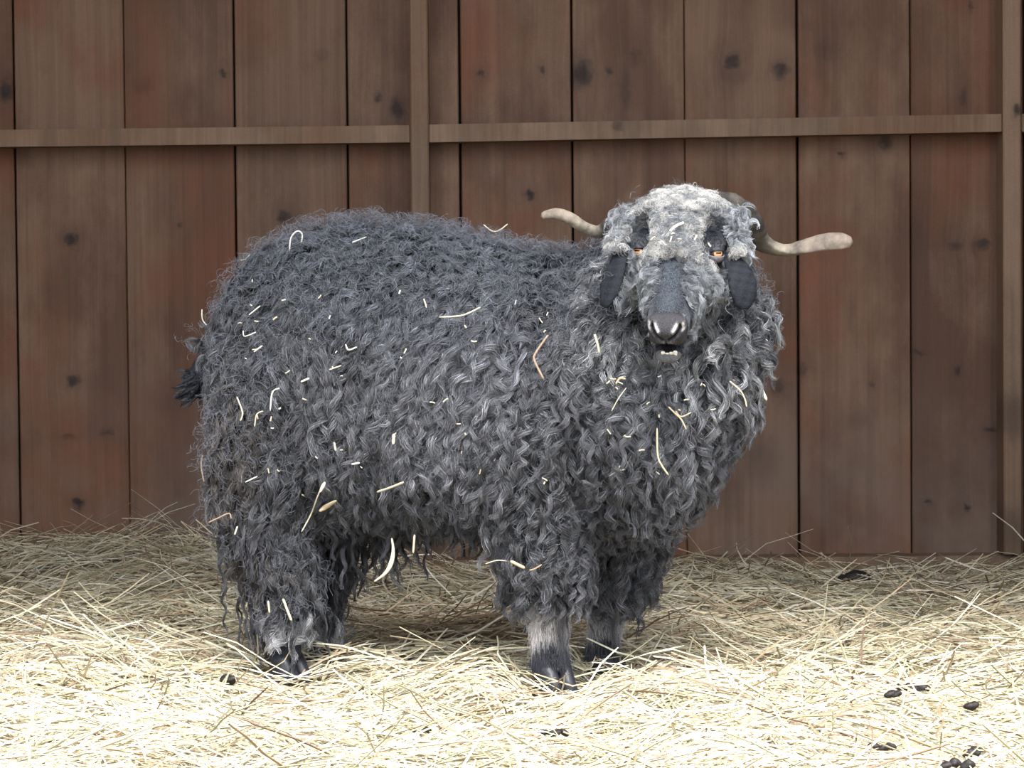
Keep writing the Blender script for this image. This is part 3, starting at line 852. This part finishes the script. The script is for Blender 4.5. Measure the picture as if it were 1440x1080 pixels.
# ---- hooves: two toes each, dark, narrowing upwards
M_HOOF = simple('dark horn hoof', (.022, .024, .032), .45, .5, 80, .3)
def hoof(key, toe):
    c = HO[key]; bm = bmesh.new()
    fwd = nrm(np.array(toe, float)); sd = nrm(np.cross(fwd, [0, 0, 1]))
    for q in (-1, 1):
        cen, e1, e2, r1, r2 = [], [], [], [], []
        for (z, ff_, ra, rb) in ((.016, .000, .012, .017), (.004, .004, .0125, .021), (-.010, .008, .0135, .026), (-.026, .012, .014, .030), (-.030, .012, .0125, .028)):
            cen.append(c + [0, 0, z - .004] + fwd * ff_ + sd * q * .0128); e1.append(sd); e2.append(fwd); r1.append(ra); r2.append(rb)
        add_loft(bm, cen, e1, e2, r1, r2, 20, 2.3)
    m_ = bpy.data.meshes.new('hoof'); bm.normal_update(); bm.to_mesh(m_); bm.free()
    m_.materials.append(M_HOOF); m_.polygons.foreach_set('use_smooth', np.ones(len(m_.polygons), bool))
    return link(bpy.data.objects.new('hoof', m_), goat)
hoof('fn', (.5, -.85, 0)); hoof('ff', (.75, -.65, 0)); hoof('hn', (.75, -.65, 0)); hoof('hf', (.8, -.55, 0))

# ---- eyes
me_, nte, be = new_mat('amber eye')
tce = N(nte, 'ShaderNodeTexCoord'); se = N(nte, 'ShaderNodeSeparateXYZ'); nte.links.new(tce.outputs['Object'], se.inputs[0])
ex, ez = se.outputs[0], se.outputs[2]
d2 = math_(nte, 'SQRT', math_(nte, 'ADD', math_(nte, 'MULTIPLY', ex, ex), math_(nte, 'MULTIPLY', ez, ez)))
iris = maprange(nte, d2, .0062, .0070, 1, 0)
pup = math_(nte, 'MULTIPLY', maprange(nte, math_(nte, 'ABSOLUTE', ez), .0010, .0014, 1, 0), maprange(nte, math_(nte, 'ABSOLUTE', ex), .0038, .0044, 1, 0))
cl = mix(nte, iris, (.05, .03, .025), (.62, .33, .14)); cl = mix(nte, pup, cl, (.01, .008, .01))
nte.links.new(cl, be.inputs['Base Color']); be.inputs['Roughness'].default_value = .12
M_LID = simple('eyelid', (.028, .028, .034), .5, .4, 300, .2)
M_LIDP = simple('pale lid', (.16, .15, .16), .6, .3, 300, .2)
for sg in (-1, 1):
    c = H(sg * .052, .0085, .0115)
    look = nrm(np.array([sg * .50, -1.0, .02]))
    bm = bmesh.new(); bmesh.ops.create_uvsphere(bm, u_segments=32, v_segments=20, radius=.0108)
    m_ = bpy.data.meshes.new('eye'); bm.to_mesh(m_); bm.free(); m_.materials.append(me_)
    m_.polygons.foreach_set('use_smooth', np.ones(len(m_.polygons), bool))
    eo = link(bpy.data.objects.new('eye', m_), goat)
    eo['label'] = 'amber eye with a horizontal slit pupil'
    yv = Vector(-look); xv = Vector((0, 0, 1)).cross(yv).normalized() * -1; zv = xv.cross(yv).normalized()
    if zv.z < 0: zv = -zv
    xv = yv.cross(zv).normalized()
    MR = Matrix((xv, yv, zv)).transposed()
    eo.matrix_world = Matrix.Translation(c.tolist()) @ MR.to_4x4()
    # lids: shells over the ball, open in a slanted almond
    for nm, lo, hi_, mt in (('upper_eyelid', 12, 85, M_LID), ('lower_eyelid', -80, -22, M_LIDP)):
        bm = bmesh.new(); g = []
        for i in range(13):
            azi = math.radians(-82 + 164 * i / 12); row = []
            for j in range(9):
                open_ = math.cos(azi) ** .6 if math.cos(azi) > 0 else 0
                edge = lo * open_ if nm[0] == 'u' else hi_ * open_
                far_ = hi_ if nm[0] == 'u' else lo
                el_ = math.radians(edge + (far_ - edge) * j / 8)
                rr_ = .0122 + .0012 * math.sin(j / 8 * 3.14)
                row.append(bm.verts.new((rr_ * math.sin(azi) * math.cos(el_), -rr_ * math.cos(azi) * math.cos(el_), rr_ * math.sin(el_))))
            g.append(row)
        for i in range(12):
            for j in range(8): bm.faces.new((g[i][j], g[i + 1][j], g[i + 1][j + 1], g[i][j + 1]))
        m_ = bpy.data.meshes.new(nm); bm.to_mesh(m_); bm.free(); m_.materials.append(mt)
        m_.polygons.foreach_set('use_smooth', np.ones(len(m_.polygons), bool))
        lo_ = link(bpy.data.objects.new(nm, m_), eo)
        md = lo_.modifiers.new('t', 'SOLIDIFY'); md.thickness = .0012

# ---- teeth in the open lower lip
M_TOOTH = simple('worn tooth', (.90, .87, .78), .3, .5, 300, .1)
for i in range(4):
    a0 = -.0085 + .0056 * i; bm = bmesh.new()
    cen = [H(a0 + .002, .1545 + dz * .2, -.0495 + dz * (.8, .55, .75, 1.05)[i]) for dz in (0, .004, .007, .0082)]
    add_loft(bm, cen, [ha] * 4, [hf_] * 4, [.0022, .0028, .0028, .002], [.0015, .0016, .0014, .0009], 10, 3)
    m_ = bpy.data.meshes.new('tooth'); bm.to_mesh(m_); bm.free(); m_.materials.append(M_TOOTH)
    link(bpy.data.objects.new('tooth', m_), goat)

# ---- horns: flattened, keeled and twisted
mh, nth, bh = new_mat('ridged horn')
ath = N(nth, 'ShaderNodeAttribute', attribute_name='col'); geoh = N(nth, 'ShaderNodeNewGeometry')
nh = noise(nth, geoh.outputs['Position'], 120, 4); nh2 = noise(nth, geoh.outputs['Position'], 35, 4)
ch = mix(nth, maprange(nth, nh2, .35, .7), ath.outputs['Color'], (.10, .085, .075))
mv = maprange(nth, nh, .3, .7, .8, 1.2); ccb = N(nth, 'ShaderNodeCombineXYZ')
for i in range(3): nth.links.new(mv, ccb.inputs[i])
nth.links.new(mix(nth, 1.0, ch, ccb.outputs[0], 'MULTIPLY'), bh.inputs['Base Color'])
bh.inputs['Roughness'].default_value = .65; bh.inputs['Specular IOR Level'].default_value = .25; bump(nth, bh, nh, .5, .002)
def horn(rows_, tw0, tw1, flat=.68):
    ctrl = np.array([[*P(px, py, d), r_ * 1.15 * d / F] for (px, py, d, r_) in rows_])
    n = 90; c = cr(ctrl, n); p = c[:, :3]; r1 = c[:, 3]; d = nrm(np.gradient(p, axis=0))
    e1 = nrm(np.cross(d, [0, 1.0, 0])); e2 = np.cross(d, e1); seg = 28; vs, cs = [], []
    for i in range(n):
        t = i / (n - 1); tw = tw0 + (tw1 - tw0) * t
        rib = 1 + .035 * math.sin(i * 1.15) * (1 - t) + .012 * math.sin(i * 2.3)
        for j in range(seg):
            a = 2 * math.pi * j / seg
            x = math.cos(a); y = flat * math.sin(a)
            keel = 1 + .22 * math.exp(-((math.atan2(math.sin(a), math.cos(a))) / .45) ** 2)
            x *= keel; X = x * math.cos(tw) - y * math.sin(tw); Y = x * math.sin(tw) + y * math.cos(tw)
            vs.append(p[i] + (e1[i] * X + e2[i] * Y) * r1[i] * rib)
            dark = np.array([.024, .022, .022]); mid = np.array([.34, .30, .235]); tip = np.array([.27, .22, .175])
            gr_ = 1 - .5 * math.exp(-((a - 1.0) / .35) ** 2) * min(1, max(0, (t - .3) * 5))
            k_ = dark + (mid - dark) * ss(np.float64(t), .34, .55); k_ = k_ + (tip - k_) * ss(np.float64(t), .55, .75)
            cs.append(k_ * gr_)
    vs.append(p[-1] + d[-1] * r1[-1] * .6); cs.append(cs[-1]); vs.append(p[0]); cs.append(cs[0])
    f = []
    for i in range(n - 1):
        for j in range(seg):
            j2 = (j + 1) % seg; f.append([i * seg + j, i * seg + j2, (i + 1) * seg + j2, (i + 1) * seg + j])
    T = n * seg
    for j in range(0, seg, 2):
        b0 = (n - 1) * seg; f.append([b0 + j, b0 + (j + 1) % seg, b0 + (j + 2) % seg, T])
        f.append([(j + 2) % seg, (j + 1) % seg, j, T + 1])
    return np_mesh('horn', np.array(vs), f, mh, goat, np.array(cs))
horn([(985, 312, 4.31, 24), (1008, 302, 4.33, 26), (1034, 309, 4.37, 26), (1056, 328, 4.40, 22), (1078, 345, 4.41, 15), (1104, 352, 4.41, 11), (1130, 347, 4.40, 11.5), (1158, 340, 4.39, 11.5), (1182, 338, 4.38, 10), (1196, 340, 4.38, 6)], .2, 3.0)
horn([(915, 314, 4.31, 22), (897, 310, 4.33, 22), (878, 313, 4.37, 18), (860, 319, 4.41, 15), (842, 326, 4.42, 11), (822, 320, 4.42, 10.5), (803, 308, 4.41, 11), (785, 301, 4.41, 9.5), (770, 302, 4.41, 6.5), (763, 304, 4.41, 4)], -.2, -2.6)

# ------------------------------------------------------------------ hay caught in the fleece, and droppings
M_BIT = attr_mat('caught straw', .5, .35, .15, 200, bumps=0)
CAMP = EYE
def hit_depth(px, py, lift):
    d = nrm(P(px, py, 4.5) - CAMP)
    loc, n_, i_, dist = bodybvh.ray_cast(Vector(CAMP.tolist()), Vector(d.tolist()), 6)
    if loc is None: return None
    q = np.array(loc) - d * lift
    return q[1]
def straw_bit(poly, w, col, label=None, group=None, lift=.036, wide=1.0):
    ds = [hit_depth(px, py, lift) for px, py in poly]
    ok = [x for x in ds if x is not None]
    dm = min(ok) if ok else (4.36 if poly[0][0] > 1000 else axis_depth(poly[0][0] + 12) - (.17 if poly[0][1] > 700 else 0))
    pts = np.array([P(px, py, (.75 * dm + .25 * (dd if dd is not None else dm))) for (px, py), dd in zip(poly, ds)])
    pts = cr(pts, max(6, 4 * len(poly)))
    n = len(pts); d = nrm(np.gradient(pts, axis=0)); e1 = nrm(np.cross(d, [0, 1.0, .2])); e2 = np.cross(d, e1)
    rr = w * .37 * 4.4 / F * np.concatenate([[.55], np.ones(n - 2), [.4]]); 
    if wide > 1: rr = rr * (1 + (wide - 1) * np.sin(np.linspace(0, 3.14, n)) ** 2)
    vs = []
    for i in range(n):
        for j in range(6):
            a = j * math.pi / 3; vs.append(pts[i] + rr[i] * (math.cos(a) * e1[i] + .5 * math.sin(a) * e2[i]))
    f = [[i * 6 + j, i * 6 + (j + 1) % 6, i * 6 + 6 + (j + 1) % 6, i * 6 + 6 + j] for i in range(n - 1) for j in range(6)]
    f += [[0, 3, 2, 1], [0, 5, 4, 3], [n * 6 - 6, n * 6 - 5, n * 6 - 4, n * 6 - 3], [n * 6 - 6, n * 6 - 3, n * 6 - 2, n * 6 - 1]]
    vs = np.array(vs); org = vs.mean(0)
    o = np_mesh('hay_stalk', vs - org, f, M_BIT, cols=np.tile(col, (len(vs), 1)))
    o.location = org.tolist()
    return tag(o, label, 'hay stalk', group)
PALE, CRM, TAN = (.66, .64, .57), (.58, .53, .40), (.36, .26, .19)
named = [
 ([(407,355),(409,335),(418,325),(425,330),(423,344)], 3, PALE, 'hooked pale stalk standing on the upper rump like an upside-down letter J'),
 ([(495,341),(516,333)], 2.5, PALE, 'short straight stalk lying on the top of the back right of the hooked one'),
 ([(338,366),(346,364),(352,357)], 2.5, PALE, 'small pale stalk on the edge of the rump left of the hooked one'),
 ([(284,435),(285,450),(295,462)], 2.5, PALE, 'thin curved stalk at the rearmost edge of the rump'),
 ([(350,443),(366,430)], 2.5, PALE, 'straight slanting stalk on the rump above two others like it'),
 ([(342,465),(344,473),(360,467)], 2.2, PALE, 'small stalk bent like a tick mark on the rump'),
 ([(357,495),(369,486)], 3.2, PALE, 'short thick slanting stalk on the rump below the tick-shaped one'),
 ([(486,484),(490,492),(502,488)], 3, PALE, 'small bent stalk in the middle of the flank'),
 ([(463,520),(480,514)], 2.6, CRM, 'thin stalk slanting up to the right just below the small bent one on the flank'),
 ([(423,537),(435,532)], 4, PALE, 'short bright stub of stalk on the haunch left of the thin slanting one'),
 ([(393,546),(383,552),(380,578)], 3, PALE, 'bent stalk hanging on the thigh level with the tail'),
 ([(333,558),(341,580),(338,592)], 3, CRM, 'long curved stalk on the hind quarter right of the tail'),
 ([(358,600),(361,583),(370,578)], 2.5, CRM, 'curved stalk between the two bent ones beside the tail'),
 ([(288,582),(301,577)], 3.5, PALE, 'bright stub just below the tail'),
 ([(297,604),(312,596)], 2.5, PALE, 'small slanting stub second below the tail'),
 ([(618,446),(640,445),(655,442),(676,432)], 3.2, CRM, 'long nearly level stalk lying across the shoulder side of the flank'),
 ([(596,420),(600,433)], 3, CRM, 'small upright stalk left of the long level one'),
 ([(680,316),(692,325),(702,324),(714,315)], 2.6, CRM, 'v-shaped pale stalk standing on the ridge of the back'),
 ([(771,471),(753,497),(752,508),(765,534)], 4.2, TAN, 'reddish brown bent stalk like an arrowhead on the shoulder'),
 ([(1058,532),(1067,541),(1078,563)], 6.5, (.80, .78, .64), 'thick pale stalk sticking out of the front of the chest'),
 ([(924,602),(925,640),(931,655),(940,668)], 3.2, (.66, .54, .36), 'long thin bent stalk hanging down the chest'),
 ([(424,748),(437,724),(444,705),(450,690)], 2.6, CRM, 'long seed stalk slanting over the thigh'),
 ([(530,692),(548,686),(568,678)], 4.5, (.48, .42, .30), 'thick dull stalk on the lower flank right of the seed stalk'),
 ([(583,752),(581,778)], 4, (.66, .50, .34), 'straight brown stalk hanging from the belly wool'),
 ([(285,640),(283,655),(287,678)], 3, (.66, .50, .38), 'upright stalk against the rear edge of the thigh'),
 ([(313,650),(315,672)], 4, CRM, 'upright broad stalk inside the rear edge of the thigh'),
 ([(345,678),(362,670)], 2.6, PALE, 'slanting stalk in the middle of the thigh'),
 ([(293,735),(308,728),(322,722),(325,730)], 3, (.34, .24, .17), 'brown forked stalk low on the rear edge of the thigh'),
 ([(330,752),(334,740)], 3.5, CRM, 'short upright stalk below the brown forked one'),
 ([(398,842),(404,858),(410,873)], 5, (.62, .54, .40), 'broad stalk hanging over the hock'),
 ([(377,845),(379,862)], 4, (.60, .52, .38), 'short stalk left of the broad one on the hock'),
 ([(554,610),(553,625)], 6, (.72, .66, .50), 'broad pale flake in the lower flank'),
 ([(470,622),(472,634)], 4, CRM, 'small upright flake left of the broad pale one'),
 ([(494,653),(506,651)], 3.6, PALE, 'tiny bright level stub on the lower flank'),
 ([(683,793),(700,788),(718,790)], 2.2, CRM, 'thin stalk sticking out to the left above the near front knee'),
 ([(718,789),(738,799)], 6, (.70, .50, .30), 'thick tan end of stalk above the near front knee'),
 ([(745,802),(752,800),(762,794)], 3, (.40, .28, .18), 'dull brown curl of stalk right of the thick tan end on the near front leg'),
 ([(863,687),(866,705),(872,711),(882,711)], 3.4, (.62, .46, .30), 'hook-shaped tan stalk below the chest'),
 ([(942,325),(952,317),(962,313)], 5, (.84, .80, .70), 'thick pale stalk lying on the curly forehead'),
 ([(1024,605),(1030,600),(1036,592)], 4, CRM, 'forked pale stalk at the lower edge of the chest'),
 ([(1050,572),(1047,560),(1040,548),(1026,536)], 3, (.62, .50, .34), 'brown twiggy stalk on the chest left of the thick pale one'),
 ([(965,604),(958,590),(948,580),(940,572)], 3, (.56, .45, .30), 'brown crooked stalk in the middle of the chest'),
 ([(972,580),(958,586),(950,578)], 2.6, (.52, .42, .28), 'short crooked stalk crossing the brown one on the chest'),
 ([(866,540),(872,532),(880,533)], 4, (.5, .38, .25), 'orange-tan curl of stalk beside the chin wool'),
 ([(860,578),(870,560),(881,545)], 1.8, CRM, 'hair-thin stalk running up from the orange-tan curl'),
 ([(836,470),(840,482),(843,496)], 5, (.60, .56, .44), 'pale pointed flake left of the cheek'),
 ([(1058,445),(1062,462),(1070,472),(1080,480)], 2.8, PALE, 'zigzag pale stalk right of the drooping ear'),
 ([(1054,456),(1062,456)], 4, PALE, 'bright stub left of the zigzag stalk'),
 ([(1062,495),(1078,492)], 4, PALE, 'level bright stub below the zigzag stalk'),
 ([(855,337),(862,326)], 3, PALE, 'bright stalk beside the base of the left horn'),
 ([(828,355),(836,352),(829,345)], 2.4, PALE, 'tiny bright twig left of the temple wool'),
 ([(893,330),(892,330)], 1, PALE, ''),
]
SEED = []
for row in named:
    if row[3]: o_ = straw_bit(row[0], row[1], row[2], row[3], None, (.034 if 300 < row[0][0][1] < 330 else (.105 if row[0][0][0] > 1010 else .075)) if row[0][0][0] > 820 else ((.105 if row[0][0][0] < 480 else .08) if row[0][0][1] > 630 else .062))
    if row[3].startswith('long seed stalk'): SEED.append(o_)
# leaf hanging from the belly
lf = straw_bit([(551,757),(553,775),(550,792),(542,806),(526,818)], 3.5, (.66, .62, .45), 'broad dry curled leaf hanging from the belly wool', None, .04, 2.6)
lf.name = 'dry_leaf'; lf['category'] = 'leaf'
sh = straw_bit([(450,692),(454,684),(457,678)], 4, (.78, .74, .60), 'pale seed head at the top of the long stalk on the thigh', None, .108, 1.8)
sh.name = 'seed_head'
for k_ in ('label', 'category'): del sh[k_]
st_ = SEED[0]; sh.parent = st_; sh.location = sh.location - st_.location
sh2 = straw_bit([(449,719),(458,713),(473,704)], 5, (.58, .46, .30), 'tan husk on the thigh beside the long seed stalk', None, .108, 2.0)
sh2.name = 'seed_husk'; sh2['category'] = 'husk'
# small fragments nothing tells apart
def frag(n, x0, x1, y0, y1, label, group):
    k = 0
    while k < n:
        px, py = random.uniform(x0, x1), random.uniform(y0, y1)
        if hit_depth(px, py, 0) is None: continue
        a = random.uniform(-1.5, 1.5); l = random.uniform(3, 9)
        straw_bit([(px, py), (px + l * .5 * math.cos(a), py + l * .5 * math.sin(a) + random.uniform(-1, 1)), (px + l * math.cos(a), py + l * math.sin(a))],
                  random.uniform(1.8, 3.2), random.choice([PALE, CRM, CRM, (.55, .45, .32)]), label, group, .035 if y1 < 360 else (.068 if x0 > 820 else .056))
        k += 1
frag(26, 290, 480, 380, 700, 'tiny crumb of hay caught in the wool of the hind quarter', 'hay crumbs on the hind quarter')
frag(22, 500, 820, 400, 720, 'tiny crumb of hay caught in the wool of the flank', 'hay crumbs on the flank')
frag(24, 850, 1060, 530, 690, 'tiny crumb of hay caught in the curls of the chest', 'hay crumbs on the chest')
frag(9, 905, 1000, 275, 350, 'tiny crumb of hay on the pale forehead curls', 'hay crumbs on the forehead')

M_DUNG = simple('dark dung', (.020, .016, .016), .55, .4, 160, .5)
def clod(px, py, parts_, label, cat='dropping', name='dropping', group=None):
    lo, hi = 3.0, 6.3
    for _ in range(40):
        d = (lo + hi) / 2; q = P(px, py, d)
        if q[2] > hay_h(q[0], q[1]) + .018: lo = d
        else: hi = d
    q = P(px, py, lo); bm = bmesh.new()
    for (dx, dz, r_) in parts_:
        m4 = Matrix.Translation((dx, random.uniform(-.01, .01), dz)) @ Matrix.Rotation(random.uniform(-.5, .5), 4, 'Y') @ Matrix.Diagonal((r_ * 1.35, r_, r_ * .85, 1))
        bmesh.ops.create_icosphere(bm, subdivisions=3, radius=1, matrix=m4)
    for v in bm.verts:
        c_ = v.co; v.co += Vector((math.sin(c_.z * 400 + c_.x * 90), math.sin(c_.x * 350), math.sin(c_.x * 300 + c_.y * 260))) * .0008
    m_ = bpy.data.meshes.new(name); bm.to_mesh(m_); bm.free(); m_.materials.append(M_DUNG)
    m_.polygons.foreach_set('use_smooth', np.ones(len(m_.polygons), bool))
    o = link(bpy.data.objects.new(name, m_)); o.location = (q[0], q[1], q[2])
    return tag(o, label, cat, group)
clod(1193, 815, [(-.02, -.004, .016), (.012, .004, .018), (.032, 0, .012), (-.038, -.008, .012)], 'large black clod of dung lying in the hay near the wall', 'clod', 'dung_clod')
clod(320, 957, [(0, 0, .009), (.006, .002, .006)], 'dark dropping in the hay left of the hind hooves')
clod(1252, 976, [(0, 0, .006), (.008, 0, .005)], 'small dark dropping left of the pair of dark lumps at right')
clod(1283, 968, [(0, 0, .009), (.014, .001, .008), (-.013, 0, .007)], 'dark lump of several droppings in the hay right of the front hooves')
clod(1365, 992, [(0, 0, .0075)], 'single round dropping at the right of the sunny hay')
clod(780, 1030, [(0, 0, .006), (.012, 0, .005), (-.012, -.001, .005)], 'dark crumbled dropping in the sunny hay below the front hooves')
clod(1242, 1050, [(0, 0, .006), (.01, 0, .005), (-.011, 0, .006)], 'row of small dark droppings near the lower right edge of the hay')
clod(1364, 1058, [(0, 0, .008), (.009, .001, .006)], 'brown dropping above the scattered ones in the lower right corner')
clod(1345, 1075, [(0, 0, .006), (.012, 0, .0065), (-.012, 0, .005)], 'scattered dark droppings in the lower right corner')
clod(600, 1028, [(0, 0, .005), (.02, 0, .004), (-.018, 0, .004)], 'flat dark crumbs in the sunny hay left of the middle')

# ------------------------------------------------------------------ light and camera
w = bpy.data.worlds.new('overcast'); bpy.context.scene.world = w; w.use_nodes = True
wn = w.node_tree; bg = wn.nodes['Background']
tc = N(wn, 'ShaderNodeTexCoord'); sp = N(wn, 'ShaderNodeSeparateXYZ'); wn.links.new(tc.outputs['Generated'], sp.inputs[0])
rc_ = ramp(wn, sp.outputs[2], [(0.0, (.72, .76, .82)), (.25, (.86, .90, .97)), (1.0, (.88, .93, 1.0))])
wn.links.new(rc_, bg.inputs[0]); bg.inputs[1].default_value = 2.2
sl = bpy.data.lights.new('sun', 'SUN'); sl.energy = 4.7; sl.angle = math.radians(24); sl.color = (1, .965, .90)
so = link(bpy.data.objects.new('sun', sl))
EL, AZ = math.radians(60), math.radians(-8)
dv = Vector((math.sin(AZ) * math.cos(EL), math.cos(AZ) * math.cos(EL), -math.sin(EL)))
so.rotation_euler = dv.to_track_quat('-Z', 'Y').to_euler(); so.location = (0, 0, 5)

cam = bpy.data.cameras.new('camera'); co = link(bpy.data.objects.new('camera', cam))
cam.sensor_width = 36; cam.lens = 36 * F / 1440; cam.clip_start = .05
co.matrix_world = Matrix.Translation(EYE.tolist()) @ Matrix(CM.tolist()).to_4x4()
sc = bpy.context.scene; sc.camera = co
sc.view_settings.view_transform = 'Standard'; sc.view_settings.look = 'None'
sc.view_settings.gamma = 1; sc.view_settings.use_curve_mapping = False
sc.view_settings.exposure = 0.72
sc.cycles.use_denoising = True
sc.cycles.max_bounces = 6; sc.cycles.diffuse_bounces = 4
